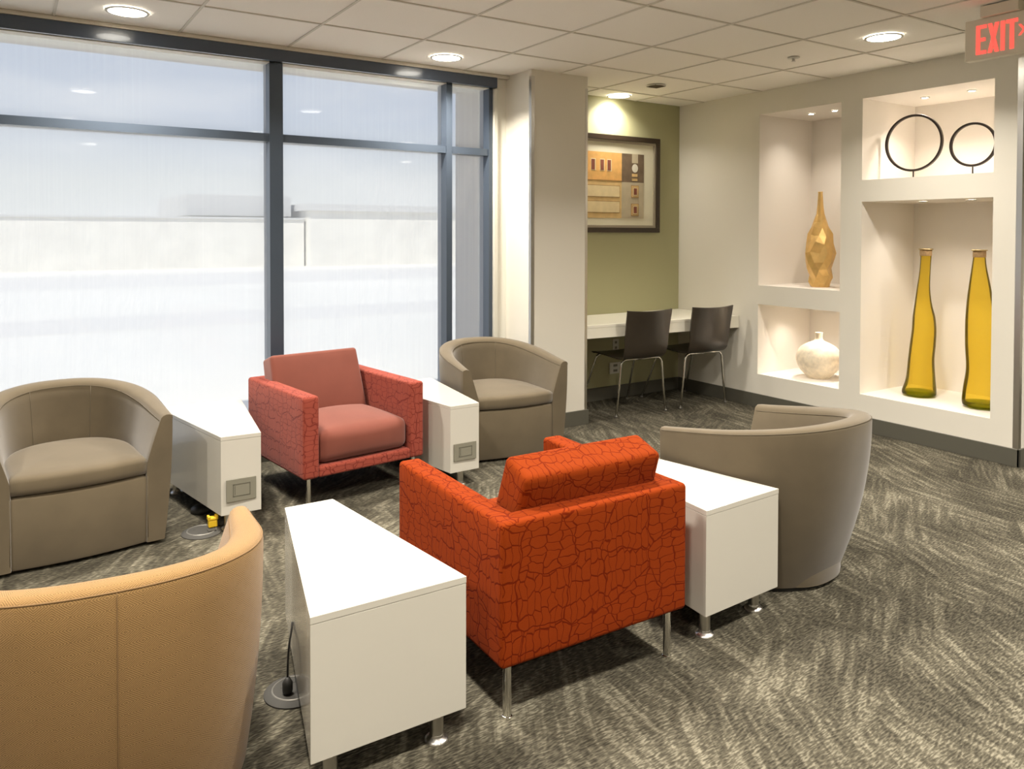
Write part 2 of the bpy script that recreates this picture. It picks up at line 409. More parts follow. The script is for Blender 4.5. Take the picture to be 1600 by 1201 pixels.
# window wall ------------------------------------------------
YW = 4.74
bm = bmesh.new()
add_box(bm, XL, 2.925, YW, YW+.22, 2.405, H+.02)                      # over the windows
add_box(bm, 2.925, 3.05, YW, YW+.22, 0, H+.02)                        # right of the windows
add_box(bm, XL, 2.925, YW+.03, YW+.22, 0, .10)                        # curb below the glass
add_box(bm, XL-.05, XL+.35, YW, YW+.22, .1, 2.405)
struct(obj('wall_window', bm, M['white_wall']))
struct(boxo('wall_column', (3.03, 3.52, 4.42, 5.0, 0, H+.01), M['wall']))
struct(boxo('wall_green', (3.515, R+.01, 4.992, 5.1, 0, H+.02), M['green']))
struct(boxo('wall_left', (XL-.1, XL, YB, 5, 0, H+.02), M['wall']))
struct(boxo('wall_back', (XL, XR, YB-.1, YB, 0, H+.02), M['wall']))
struct(boxo('wall_far_right', (XR, XR+.1, YB, 2.4, 0, H+.02), M['wall']))
# niche wall -------------------------------------------------
ND = .66     # niche depth
ncols = [(3.393, 4.117, [(.264, .8205), (.971, 2.322)]), (2.364, 3.230, [(.2575, 1.605), (1.756, 2.323)])]
YE = 2.205
bm = bmesh.new()
T = .004
def slab(y0, y1, z0, z1): add_box(bm, R, R+T, y0, y1, z0, z1)
slab(4.117, 4.995, 0, H+.01); slab(3.230, 3.393, 0, H+.01); slab(YE, 2.364, 0, H+.01)
for y0, y1, ns in ncols:
    z = 0
    for a, b in ns: slab(y0, y1, z, a); z = b
    slab(y0, y1, z, H+.01)
add_box(bm, R+T, XR, YE, YE+.05, 0, H+.01)     # return face running off to the right
struct(obj('wall_right', bm, M['wall']))
k = 1
for y0, y1, ns in ncols:
    for a, b in ns:
        bm = bmesh.new(); t = .01
        add_box(bm, R+ND, R+ND+t, y0-t, y1+t, a-t, b+t)
        add_box(bm, R+T, R+ND, y0-t, y0, a-t, b+t); add_box(bm, R+T, R+ND, y1, y1+t, a-t, b+t)
        add_box(bm, R+T, R+ND, y0, y1, a-t, a); add_box(bm, R+T, R+ND, y0, y1, b, b+t)
        struct(obj('wall_niche_%d' % k, bm, M['niche'])); k += 1
# baseboards ---------------------------------------------------
BH = .106
struct(boxo('baseboard_right', (R-.012, R, YE-.012, 4.98, 0, BH), M['base'], bev=.002))
struct(boxo('baseboard_corridor', (R-.012, XR, YE-.012, YE, 0, BH), M['base']))
struct(boxo('baseboard_green', (3.53, R-.012, 4.98, 4.992, 0, BH), M['base'], bev=.002))
bm = bmesh.new()
add_box(bm, 3.018, 3.532, 4.408, 4.42, 0, BH, bev=.002); add_box(bm, 3.52, 3.532, 4.42, 4.98, 0, BH); add_box(bm, 3.018, 3.03, 4.42, 4.73, 0, BH)
struct(obj('baseboard_column', bm, M['base']))
struct(boxo('baseboard_window', (XL, 3.018, YW-.012, YW, 0, BH), M['base']))
struct(boxo('baseboard_left', (XL, XL+.012, YB, YW-.02, 0, BH), M['base']))
struct(boxo('baseboard_back', (XL+.02, XR-.02, YB, YB+.012, 0, BH), M['base']))
# metal corner guards ------------------------------------------
def guard(name, x, y, sx_, sy_, z0, z1, w=.026):
    t = .002; bm = bmesh.new()
    add_box(bm, min(x, x+sx_*w), max(x, x+sx_*w), min(y, y-sy_*t), max(y, y-sy_*t), z0, z1)
    add_box(bm, min(x, x-sx_*t), max(x, x-sx_*t), min(y-sy_*t, y+sy_*w), max(y-sy_*t, y+sy_*w), z0, z1)
    return struct(obj(name, bm, M['steel']))
guard('trim_2', 3.03, 4.42, 1, 1, BH, 2.46)
guard('trim_3', 3.52, 4.42, -1, 1, BH, 2.42, .02)
guard('trim_4', R, YE, 1, 1, BH, 2.42, .03)
# window frames --------------------------------------------------
FD = .13
def frame_unit(name, xs, label=None):
    """xs: list of (x0,x1) mullions; glass between them"""
    pass
ZR0, ZR1 = 1.932, 1.980
mull = [(-1.10, -1.02), (1.339, 1.420), (2.543, 2.588), (2.884, 2.914)]
lights_x = [(-2.65, -1.10), (-1.02, 1.339), (1.420, 2.543), (2.588, 2.884)]
for i, (x0, x1) in enumerate(lights_x):
    bm = bmesh.new()
    mx1 = mull[i][1] if i < len(mull) else x1
    add_box(bm, x1, mx1, YW, YW+FD, .10, 2.42)                      # right-hand mullion
    add_box(bm, x0, x1, YW+.01, YW+FD, ZR0, ZR1)                     # transom rail
    add_box(bm, x0, x1, YW+.01, YW+FD, .10, .16)
    fr = struct(obj('window_%d' % (i+1), bm, M['frame']))
    for nm, z0, z1 in (('upper_pane', ZR1, 2.405), ('lower_pane', .16, ZR0)):
        b2 = bmesh.new(); b2.faces.new([b2.verts.new(p_) for p_ in ((x0, YW+.077, z0), (x1, YW+.077, z0), (x1, YW+.077, z1), (x0, YW+.077, z1))])
        g = obj(nm, b2, M['winglass'], fr)
# light end strip right of the last mullion
struct(boxo('trim_5', (2.914, 2.945, YW-.025, YW, .0, 2.405), M['plastic_white'], bev=.003))
# dark fascia over the windows, light molding on top of it
struct(boxo('trim_6', (XL+.1, 2.930, 4.700, YW, 2.409, 2.480), M['fascia'], bev=.002))
struct(boxo('trim_7', (XL+.1, 3.028, 4.694, YW, 2.481, H-.002), M['grid'], bev=.001))

# ============================================================ OUTSIDE
struct(boxo('ground', (-60, 90, 5.0, 140, -.2, -.10), M['ext_ground']))
struct(boxo('path', (-60, 90, 13.0, 15.2, -.10, -.094), M['ext_band']))  # darker strip painted in for a soft shadow band on the ground
struct(boxo('path', (-60, 90, 23.0, 30.0, -.10, -.094), M['ext_band']))  # farther shadow band, its shade put into the colour as well
struct(boxo('roof_overhang', (XL-3, 3.12, 4.97, 5.52, 2.50, 2.62), M['ext_panel']))
bm = bmesh.new(); add_box(bm, 3.06, 3.30, 4.97, 5.55, -.1, 2.62)
struct(obj('wall_exterior_fin', bm, M['ext_panel']))
struct(boxo('roof', (XL-.2, XR+.2, YB-.2, 5.06, H+.13, H+.3), M['ext_dark']))
b = thing('parapet_wall', 'long pale sunlit wall seen through the streaked left window', 'wall', (0, 34, -.1))
boxo('wall_face', (-30, 11.1, 0, .6, 0, 2.05), M['ext_white'], b); boxo('coping', (-30, 11.1, -.08, .68, 2.05, 2.13), M['ext_dark'], b)
b = thing('distant_building', 'blurred grey low building beyond the left window, beside the dark mullion', 'building', (0, 34, -.1))
boxo('facade', (6.6, 10.6, 1.0, 8, 0, 2.2), M['ext_white'], b); boxo('roof', (6.4, 10.8, .9, 8.2, 2.2, 3.1), M['ext_dark'], b)
b = thing('pale_building', 'blurred pale building with thin dark roof edge beyond the middle window', 'building', (0, 34, -.1))
boxo('facade', (11.2, 24, -.5, 8, 0, 2.45), M['ext_white'], b); boxo('roof_edge', (11.0, 24.2, -.7, 8.2, 2.45, 2.75), M['ext_dark'], b)

# ============================================================ LIGHT FITTINGS
def lamp_obj(name, kind, loc, energy, parent, size=.15, spread=150, spot=None, blend=.6, color=WARM, rot=None):
    d = bpy.data.lights.new(name, kind); d.energy = energy; d.color = color
    if kind == 'AREA': d.shape = 'DISK'; d.size = size; d.spread = radians(spread)
    if kind == 'SPOT': d.spot_size = radians(spot); d.spot_blend = blend; d.shadow_soft_size = size
    o = bpy.data.objects.new(name, d); link(o, parent); o.location = loc
    if rot: o.rotation_euler = rot
    return o
def downlight(x, y, label, r=.09, w=LAMP_W):
    t = thing('ceiling_downlight', label, 'ceiling light', (x, y, H), 0, 'recessed round ceiling downlights')
    bm = bmesh.new(); add_lathe(bm, [(r+.012, -.001), (r+.011, -.006), (r, -.007), (r-.004, -.002)], 40, cap=False)
    obj('trim_ring', bm, M['lamptrim'], t, True)
    bm = bmesh.new(); add_lathe(bm, [(r-.002, -.0045), (.002, -.0035)], 40, cap=False); bm.faces.new([v for v in bm.verts][-40:])
    obj('lens', bm, M['lamp'], t)
    lamp_obj('lamp', 'AREA', (0, 0, -.012), w, t, size=2*r*.9, spread=136)
    return t
downlight(.53, 4.40, 'round recessed ceiling light at the far left above the big window pane')
downlight(2.37, 4.42, 'round recessed ceiling light near the window fascia above the red armchair')
downlight(4.205, 4.87, 'small round recessed ceiling light washing the green wall above the art', .085, 5)
downlight(4.204, 2.583, 'round recessed ceiling light in front of the display niches left of the exit sign', w=15)
for x in (-1.3, .53, 2.37):  # this row and the next two: unseen downlights added to light the room
    downlight(x, 2.58, 'round recessed ceiling light over the seating group, outside the picture')
for x in (-1.3, .53, 2.37, 4.2, 6.2):
    downlight(x, .75, 'round recessed ceiling light over the camera side of the room')
for x in (-1.3, .9, 3.1, 5.3):
    downlight(x, -1.6, 'round recessed ceiling light at the back of the room')
def puck(x, y, z, label, w=NICHE_W):
    t = thing('puck_light', label, 'display light', (x, y, z), 0, 'small puck lights in the niche tops')
    bm = bmesh.new(); add_lathe(bm, [(.030, -.0005), (.030, -.006), (.022, -.008), (.021, -.004)], 24, cap=False); obj('trim_ring', bm, M['steel'], t, True)
    bm = bmesh.new(); add_lathe(bm, [(.021, -.005), (.020, -.0065)], 24); obj('lens', bm, M['lamp_small'], t)
    lamp_obj('lamp', 'SPOT', (0, 0, -.012), w, t, size=.02, spot=118, blend=.9, color=(1, .90, .78))
puck(5.30, 3.90, .8205, 'puck light in the low niche over the white vase, left one', 7.5)
puck(5.30, 3.60, .8205, 'puck light in the low niche over the white vase, right one', 7.5)
puck(5.29, 3.845, 2.322, 'left puck light in the top of the gold vase niche')
puck(5.30, 3.645, 2.322, 'right puck light in the top of the gold vase niche')
puck(5.31, 2.955, 2.323, 'left puck light in the niche with the two dark rings', 15)
puck(5.31, 2.645, 2.323, 'right puck light in the niche with the two dark rings', 15)
puck(5.29, 2.95, 1.605, 'left puck light above the yellow bottles')
puck(5.29, 2.63, 1.605, 'right puck light above the yellow bottles')

# round grille
t = thing('ceiling_grille', 'round brown slotted grille in the ceiling near the green wall', 'vent', (4.145, 4.375, H))
bm = bmesh.new(); add_lathe(bm, [(.072, -.0005), (.072, -.005), (.060, -.007), (.058, -.004)], 32, cap=False); obj('rim', bm, M['lamptrim'], t, True)
bm = bmesh.new(); add_lathe(bm, [(.058, -.003), (.057, -.0045)], 32)
for k in range(-4, 5): add_box(bm, k*.012-.0025, k*.012+.0025, -.05, .05, -.009, -.004)
obj('slats', bm, M['vent'], t)
# sprinkler
t = thing('sprinkler_head', 'small ceiling sprinkler head left of the round downlight near the niches', 'sprinkler', (4.216, 3.198, H))
bm = bmesh.new(); add_lathe(bm, [(.038, 0), (.036, -.004), (.012, -.007)], 24); obj('escutcheon', bm, M['lamptrim'], t, True)
bm = bmesh.new(); add_lathe(bm, [(.006, -.006), (.006, -.02), (.003, -.023)], 12); add_lathe(bm, [(.014, -.023), (.014, -.0245)], 16)
add_box(bm, -.012, -.009, -.002, .002, -.020, -.007); add_box(bm, .009, .012, -.002, .002, -.020, -.007); add_box(bm, -.012, .012, -.002, .002, -.022, -.019)
obj('nozzle', bm, M['steel'], t)

# exit sign: faces -x
t = thing('exit_sign', 'grey hanging sign with lit red EXIT letters and an arrow', 'exit sign', (4.05, 1.90, H))
boxo('housing', (0, .045, -.155, .155, -.257, -.057), M['sign'], t, bev=.004)
boxo('canopy', (-.02, .065, -.10, .075, -.056, -.0012), M['sign'], t, bev=.004)
def letters(bm, shapes, x0=-.0025, x1=.002):
    for pts in shapes:
        n = len(pts); a = [bm.verts.new((x0, y, z)) for y, z in pts]; b = [bm.verts.new((x1, y, z)) for y, z in pts]
        bm.faces.new(a); bm.faces.new(b[::-1])
        for i in range(n): bm.faces.new((a[i], b[i], b[(i+1) % n], a[(i+1) % n]))
Z0, Z1 = -.232, -.090; s_ = .0165
def rect(l, r_, z0, z1): return [(-l, z0), (-r_, z0), (-r_, z1), (-l, z1)]
# l, r measured rightwards (towards -y) from y=2.0
def RL(l, r_, z0, z1): return [(.1-l, z0), (.1-r_, z0), (.1-r_, z1), (.1-l, z1)]
bm = bmesh.new()
sh = [RL(0, .018, Z0, Z1), RL(.018, .048, Z1-s_, Z1), RL(.018, .044, (Z0+Z1)/2-s_/2, (Z0+Z1)/2+s_/2), RL(.018, .048, Z0, Z0+s_)]
def diag(l0, l1, w, z0, z1): return [(.1-l0, z0), (.1-l0-w, z0), (.1-l1-w, z1), (.1-l1, z1)]
sh += [diag(.055, .088, .018, Z0, Z1), diag(.088, .055, .018, Z0, Z1)]
sh += [RL(.114, .132, Z0, Z1), RL(.138, .190, Z1-s_, Z1), RL(.155, .173, Z0, Z1-s_)]
zc = (Z0+Z1)/2+.012
sh += [[(.1-.193, zc+.026), (.1-.203, zc+.026), (.1-.223, zc), (.1-.213, zc)], [(.1-.193, zc-.026), (.1-.213, zc), (.1-.223, zc), (.1-.203, zc-.026)]]
letters(bm, sh); obj('letters', bm, M['red'], t)

# ============================================================ TUB CHAIRS
TW, TD, TRY, ZBK, ZFR = .728, .661, .44, .669, .573
def tub_outline(n=60, m=8):
    yb = TD/2; yc = yb-TRY; pts = []
    for i in range(m): pts.append((TW/2, -yb+(yc+yb)*i/m))
    for i in range(n+1):
        t = pi*i/n; c, s = cos(t), sin(t)
        pts.append((math.copysign(abs(c)**(2/2.3), c)*TW/2, yc+abs(s)**(2/2.3)*TRY))
    for i in range(1, m+1): pts.append((-TW/2, yc-(yc+yb)*i/m))
    # resample evenly
    L = [0]
    for a, b in zip(pts, pts[1:]): L.append(L[-1]+math.dist(a, b))
    out = []; K = 72; j = 0
    for i in range(K+1):
        s = L[-1]*i/K
        while j < len(L)-2 and L[j+1] < s: j += 1
        f = (s-L[j])/max(1e-9, L[j+1]-L[j]); out.append((pts[j][0]+(pts[j+1][0]-pts[j][0])*f, pts[j][1]+(pts[j+1][1]-pts[j][1])*f, s))
    return out
OUT = tub_outline()
def station(i):
    x, y, s = OUT[i]; a = OUT[max(i-1, 0)]; b = OUT[min(i+1, len(OUT)-1)]
    tx, ty = b[0]-a[0], b[1]-a[1]; l = math.hypot(tx, ty); tx /= l; ty /= l
    return Vector((x, y)), Vector((-ty, tx)), s        # point, inward normal, arclength
def rim_z(y): return ZFR+(ZBK-ZFR)*max(0, min(1, (y+TD/2)/TD))**1.08
def shell_profile(i):
    p, n, s = station(i); zt = rim_z(p.y)
    bot = Vector((p.x*.90, -TD/2+(p.y+TD/2)*.80))
    pts = []; wf = .62+.38*max(0, min(1, (p.y+TD/2)/(.55*TD)))
    for k in range(11):
        v = 1-k/10; z = .018+(zt-.022-.018)*(1-v); q = p.lerp(bot, v**1.9); pts.append(((q.x, q.y, z), 'o'))
    for ins, dz in ((.003, -.011), (.009, -.004), (.022, .000), (.045, .001), (.066, -.004), (.080, -.012), (.088, -.026)):
        q = p+n*(ins*wf); pts.append(((q.x, q.y, zt+dz), 'r'))
    for k in range(1, 8):
        f = k/7; z = (zt-.026)*(1-f)+.30*f; ins = .088*wf+(.113-.088*wf)*min(1, f*1.35)**.9; q = p+n*ins; pts.append(((q.x, q.y, z), 'i'))
    q = p+n*.113; pts.append(((q.x, q.y, .018), 'i'))
    return pts, n, s
def make_tub(name, label, fab, seam, group):
    t = thing(name, label, 'chair', group=group)
    bm = bmesh.new(); uvl = bm.loops.layers.uv.new('UVMap'); rows = []; uvs = {}
    stn = [(0, 1.0), (0, .5), ] + [(i, 0) for i in range(len(OUT))] + [(len(OUT)-1, .5), (len(OUT)-1, 1.0)]
    for i, e_ in stn:
        pts, n, s = shell_profile(i); row = []
        dy = -.012*(1-(1-e_)**2)**.5 if e_ else 0; ins = .010*e_**2
        acc = 0; prev = None
        for (x, y, z), kd in pts:
            k = {'o': 1, 'r': 0, 'i': -1}[kd]
            v = Vector((x+n.x*ins*k, y+n.y*ins*k+dy, z-(ins if kd == 'r' else 0)))
            if prev: acc += (Vector((x, y, z))-prev).length
            prev = Vector((x, y, z)); w = bm.verts.new(v); row.append(w); uvs[w] = (s+dy, acc)
        rows.append(row)
    for a, b in zip(rows, rows[1:]):
        for k in range(len(a)-1): bm.faces.new((a[k], b[k], b[k+1], a[k+1]))
        bm.faces.new((a[-1], b[-1], b[0], a[0]))
    bm.faces.new(rows[0]); bm.faces.new(rows[-1][::-1])
    for f in bm.faces:
        for l in f.loops: l[uvl].uv = uvs[l.vert]
    obj('shell', bm, fab, t, True, angle=50)
    # inner outline for seat
    inner = []
    for i in range(0, len(OUT), 2):
        p, n, s = station(i); q = p+n*.108; inner.append((q.x, q.y))
    hw = inner[0][0]; yf = -TD/2-.006
    front = [(-hw+2*hw*k/12, yf-.030*(1-((k-6)/6)**2)) for k in range(1, 12)]
    loop = [(hw, yf)]+inner[1:-1]+[(-hw, yf)]+front
    def rings(bm, prof, loop, cxy=(0, -.02)):
        prev = None; first = None
        for ins, z in prof:
            s = 1-ins/.25; row = [bm.verts.new((cxy[0]+(x-cxy[0])*s, cxy[1]+(y-cxy[1])*s, z)) for x, y in loop]
            if prev:
                for k in range(len(row)): bm.faces.new((prev[k], prev[(k+1) % len(row)], row[(k+1) % len(row)], row[k]))
            else: bm.faces.new(row[::-1])
            prev = row
        bm.faces.new(prev)
    bm = bmesh.new()
    rings(bm, [(.02, .316), (.005, .319), (0, .326), (-.002, .345), (-.001, .372), (.003, .384), (.011, .392), (.025, .397), (.06, .402), (.11, .408), (.17, .412), (.22, .413)], loop)
    obj('seat_cushion', bm, fab, t, True)
    bm = bmesh.new(); lb = [(x, y if y > yf+.001 else yf+(y-yf)*.8) for x, y in loop]
    rings(bm, [(.03, .016), (.006, .018), (.003, .030), (.001, .30), (.008, .314), (.03, .316)], lb)
    obj('seat_base', bm, fab, t, True, angle=60)
    bm = bmesh.new(); lp = [(x*.885*.9, -TD/2+.05+(y+TD/2)*.72) for x, y, s in OUT[::3]]
    add_prism(bm, lp, 0, .0175); obj('plinth', bm, M['black'], t)
    # seams
    bm = bmesh.new(); pts = []; 
    for i in range(len(OUT)):
        pr, n, s = shell_profile(i); pts.append(pr[11][0])
    add_tube(bm, pts, .0022, 6)
    pts = [shell_profile(i)[0][17][0] for i in range(len(OUT))]; add_tube(bm, pts, .0016, 6)
    if fab is M['tan']: add_tube(bm, [shell_profile(37)[0][k][0] for k in range(0, 12)], .0014, 6)
    for i in (29, 43):
        add_tube(bm, [shell_profile(i)[0][k][0] for k in range(17, 24)], .0018, 6)
    for sgn in (-1, 1):
        add_tube(bm, [(sgn*(hw+.001), yf-.004, z) for z in (.04, .18, .31)], .0018, 6)
    obj('piping', bm, seam, t, True)
    return t
G = 'curved tub chairs around the seating circle'
tub = make_tub('tub_chair', 'taupe tub chair at the far left under the window, facing the room', M['taupe'], M['taupe_seam'], G)
tub.location = (.232, 4.049, 0); tub.rotation_euler = (0, 0, .079)
dup(tub, (2.648, 4.303, 0), -.096, 'taupe tub chair beside the column and the right window, facing the room')
dup(tub, (2.680, 2.075, 0), 3.236, 'taupe tub chair seen from behind nearest the lit niches')
tn = make_tub('tub_chair', 'tan diamond weave tub chair at the bottom left, seen from behind', M['tan'], M['tan_seam'], G)
tn.location = (.196, 2.066, 0); tn.rotation_euler = (0, 0, 3.024)

# ============================================================ ARMCHAIRS (local: faces -y, front at y=-.36)
AW, AD, AH, AB, AT = .70, .72, .575, .165, .085
def make_armchair(name, label, pat, cush_back, cush_seat, loc, rz):
    t = thing(name, label, 'chair', loc, rz, 'square armchairs on chrome legs')
    for s in (-1, 1):
        rboxo('armrest', AT, AD-.014, AH-AB, .016, pat, t, c=(s*(AW/2-AT/2-.0003), -.007, (AH+AB)/2))
    rboxo('back_panel', AW, .085, AH-AB+.0006, .016, pat, t, c=(0, AD/2-.0425, (AH+AB)/2))
    rboxo('seat_rail', AW-2*AT+.004, AD-.09, .055, .012, pat, t, c=(0, -.042, AB+.0275))
    # seat cushion
    rboxo('seat_cushion', AW-2*AT-.006, .53, .165, .045, cush_seat, t, crown=.035, front=.02, c=(0, -.075, AB+.055+.083))
    # back cushion, leaning back against the panel
    bm = bmesh.new(); add_rbox(bm, .535, .13, .36, .020, 0, 0, (0, 0, 0))
    for v in bm.verts:      # softer, slightly plump, pinched towards the corners
        u = v.co.x/.2725; w = v.co.z/.18
        v.co.y *= 1+.22*(1-u*u)*(1-w*w)
        v.co.x *= 1-.02*w
    o = obj('back_cushion', bm, cush_back, t, True); o.location = (-.025, .190, .520); o.rotation_euler = (-.33, 0, 0)
    for sx_ in (-1, 1):
        for sy_ in (-1, 1):
            bm = bmesh.new(); add_lathe(bm, [(.0125, 0), (.0125, AB+.004)], 20)
            add_lathe(bm, [(.015, 0), (.015, .006), (.0125, .008)], 20)
            lg = obj('leg', bm, M['chrome'], t, True, angle=40); lg.location = (sx_*.305, sy_*(.315), 0)
    return t
make_armchair('armchair', 'burnt orange mosaic-pattern armchair in the foreground, seen from behind', M['orange'], M['orange_p'], M['orange_p'],
              (1.500, 2.155, 0), pi-.025)
make_armchair('armchair', 'coral red armchair with plain cushions under the window, facing the room', M['coral'], M['coral_plain'], M['coral_plain'],
              (1.5165, 4.128, 0), .119)

# ============================================================ WEDGE TABLES
TT, TB = .45, .087
def wedge(label, pts, legs, outlet=None):
    """pts: four corners (world), narrow-left, narrow-right, wide-right, wide-left"""
    cx_ = sum(p[0] for p in pts)/4; cy_ = sum(p[1] for p in pts)/4
    t = thing('wedge_table', label, 'table', (cx_, cy_, 0), 0, 'white wedge side tables between the chairs')
    lp = [(x-cx_, y-cy_) for x, y in pts]
    bm = bmesh.new(); add_prism(bm, [(x*.998, y*.998) for x, y in lp], TB, TT-.019, bev=.0015); obj('body', bm, M['white_lac'], t)
    bm = bmesh.new(); add_prism(bm, lp, TT-.0185, TT, bev=.0012); obj('tabletop', bm, M['white_lac'], t)
    for x, y in legs:
        bm = bmesh.new(); add_lathe(bm, [(.019, .005), (.019, TB-.002)], 24); l = obj('leg', bm, M['steel'], t, True, angle=40); l.location = (x-cx_, y-cy_, 0)
        bm = bmesh.new(); add_lathe(bm, [(.034, 0), (.034, .004), (.030, .009), (.021, .014), (.0195, .020)], 28); obj('foot', bm, M['steel'], l, True, angle=40)
    if outlet:
        x0, x1, z0, z1, y = outlet
        bm = bmesh.new(); add_box(bm, x0-cx_, x1-cx_, y-cy_-.006, y-cy_, z0, z1, bev=.001); oo = obj('outlet_cover', bm, M['outlet'], t)
        bm = bmesh.new(); w = x1-x0; h_ = z1-z0
        for a, b_, c_, d in ((.22, .80, .22, .25), (.22, .80, .75, .78), (.22, .24, .22, .78), (.78, .80, .22, .78), (.28, .295, .30, .70)):
            add_box(bm, x0-cx_+w*a, x0-cx_+w*b_, y-cy_-.0072, y-cy_-.0055, z0+h_*c_, z0+h_*d)
        obj('outlet_flap', bm, M['outlet_line'], oo)
    return t
wedge('white wedge table in the foreground between the tan tub chair and orange armchair',
      [(.785, 2.620), (.953, 2.616), (1.041, 1.825), (.609, 1.832)], [(.678, 1.885), (.973, 1.870), (.83, 2.56), (.91, 2.56)])
wedge('white wedge table between the orange armchair and the taupe chair seen from behind',
      [(2.037, 2.62), (2.205, 2.62), (2.360, 1.837), (1.965, 1.820)], [(1.985+.02, 1.862), (2.296, 1.895), (2.08, 2.56), (2.17, 2.56)])
wedge('white wedge table under the window between the far-left taupe chair and coral armchair',
      [(.813, 3.682), (.992, 3.675), (1.101, 4.494), (.672, 4.492)], [(.75, 4.42), (1.03, 4.43), (.86, 3.75), (.95, 3.75)],
      (.834, .968, .148, .250, 3.6775))
wedge('white wedge table between the coral armchair and the taupe chair by the column',
      [(1.994, 3.671), (2.174, 3.674), (2.290, 4.48), (1.882, 4.48)], [(2.084, 3.73), (1.95, 4.41), (2.26, 4.41)],
      (2.013, 2.152, .150, .243, 3.6715))

# ============================================================ FLOOR BOXES, PLUGS, CABLES
def floorbox(loc, r, label):
    t = thing('floor_outlet', label, 'floor outlet', loc, 0, 'round floor power outlets')
    bm = bmesh.new(); add_lathe(bm, [(r, 0), (r, .004), (r-.012, .011), (r-.024, .012), (r-.024, .009)], 40, cap=False); obj('flange', bm, M['floorbox'], t, True, angle=40)
    bm = bmesh.new(); add_lathe(bm, [(r-.022, .0115), (r-.024, .0145), (r-.027, .0145), (r-.028, .0115)], 40, cap=False); obj('ring', bm, M['floorbox_rim'], t, True)
    bm = bmesh.new(); add_lathe(bm, [(r-.028, .003), (r-.028, .0125)], 40)
    for a, b_ in ((-.03, .02), (.01, .03), (-.02, -.03)): add_box(bm, a-.004, a+.004, b_-.0015, b_+.0015, .0125, .0132)
    add_box(bm, .02, .055, -.045, -.015, .0125, .017, bev=.001)
    obj('lid', bm, M['floorbox'], t)
    return t
floorbox((.715, 2.30, 0), .088, 'dark round floor power outlet beside the foreground wedge table')
bm = bmesh.new()
pl = [(.735, 2.275, .012), (.735, 2.275, .05)]
add_lathe(bm, [(.012, .0135), (.015, .020), (.015, .045), (.006, .062)], 16, c=(.690, 2.282))
c1 = obj('charger_cable', bm, M['plug_black'], None, True, uv=True); tag(c1, 'black plug and cord standing in the floor outlet by the foreground table', 'cord')
bm = bmesh.new(); add_tube(bm, smooth_path([(.690, 2.282, .058), (.692, 2.285, .10), (.698, 2.29, .155), (.710, 2.305, .19), (.7155, 2.318, .205)], 8), .0032, 8)
obj('cable', bm, M['plug_black'], c1, True)
floorbox((.745, 3.765, 0), .088, 'dark round floor power outlet at the far-left chair with a yellow plug')
t = thing('yellow_plug', 'yellow plug standing on the round floor outlet behind the tan chair', 'plug', (.795, 3.775, .0135))
bm = bmesh.new(); add_rbox(bm, .040, .030, .034, .006, c=(0, 0, .018)); obj('plug_body', bm, M['yellow'], t, True)
bm = bmesh.new(); add_rbox(bm, .046, .034, .012, .004, c=(0, 0, .041)); add_rbox(bm, .012, .034, .014, .004, c=(-.017, 0, .048)); add_rbox(bm, .012, .034, .014, .004, c=(.017, 0, .048)); obj('plug_grip', bm, M['yellow'], t, True)
bm = bmesh.new(); add_lathe(bm, [(.05, 0), (.048, .022), (.03, .034), (.012, .036)], 24, c=(0, 0))
t2 = obj('cable_adapter', bm, M['black'], None, True, loc=(.80, 4.05, 0)); tag(t2, 'black cable adapter on the carpet under the left window table', 'adapter')
bm = bmesh.new(); add_tube(bm, smooth_path([(.02, .0, .034), (.05, -.03, .05), (.08, .0, .06), (.10, .06, .075)], 8), .004, 8); obj('cable', bm, M['plug_black'], t2, True)
bm = bmesh.new(); add_rbox(bm, .30, .06, .035, .008, c=(0, 0, .018))
t3 = obj('power_strip', bm, M['black'], None, True, loc=(.86, 4.26, 0), rot=(0, 0, 1.45)); tag(t3, 'black power strip lying under the left window table', 'power strip')

# ============================================================ COUNTER, WALL OUTLETS
t = thing('wall_desk', 'long white counter across the alcove below the framed art', 'desk', (4.26, 4.66, 0))
bm = bmesh.new(); add_prism(bm, [(-.738, -.235), (.750, -.355), (.750, .330), (-.738, .330)], .690, .712, bev=.002); obj('worktop', bm, M['desk'], t)
bm = bmesh.new(); add_prism(bm, [(-.738, -.234), (.750, -.354), (.750, -.330), (-.738, -.210)], .615, .6895); obj('apron', bm, M['desk'], t)
def wall_outlet(x0, x1, z0, z1, label):
    t = thing('wall_outlet', label, 'outlet', ((x0+x1)/2, 4.9915, (z0+z1)/2)); w = (x1-x0)/2; h_ = (z1-z0)/2
    boxo('plate', (-w, w, -.006, 0, -h_, h_), M['plastic_white'], t, bev=.0015)
    for s in (-1, 1): boxo('socket', (-w*.35, w*.35, -.0075, -.0055, s*h_*.45-h_*.2, s*h_*.45+h_*.2), M['outlet'], t)
wall_outlet(4.250, 4.315, .395, .495, 'upper small wall outlet under the alcove counter')
wall_outlet(4.215, 4.340, .205, .300, 'lower wider wall outlet under the alcove counter')

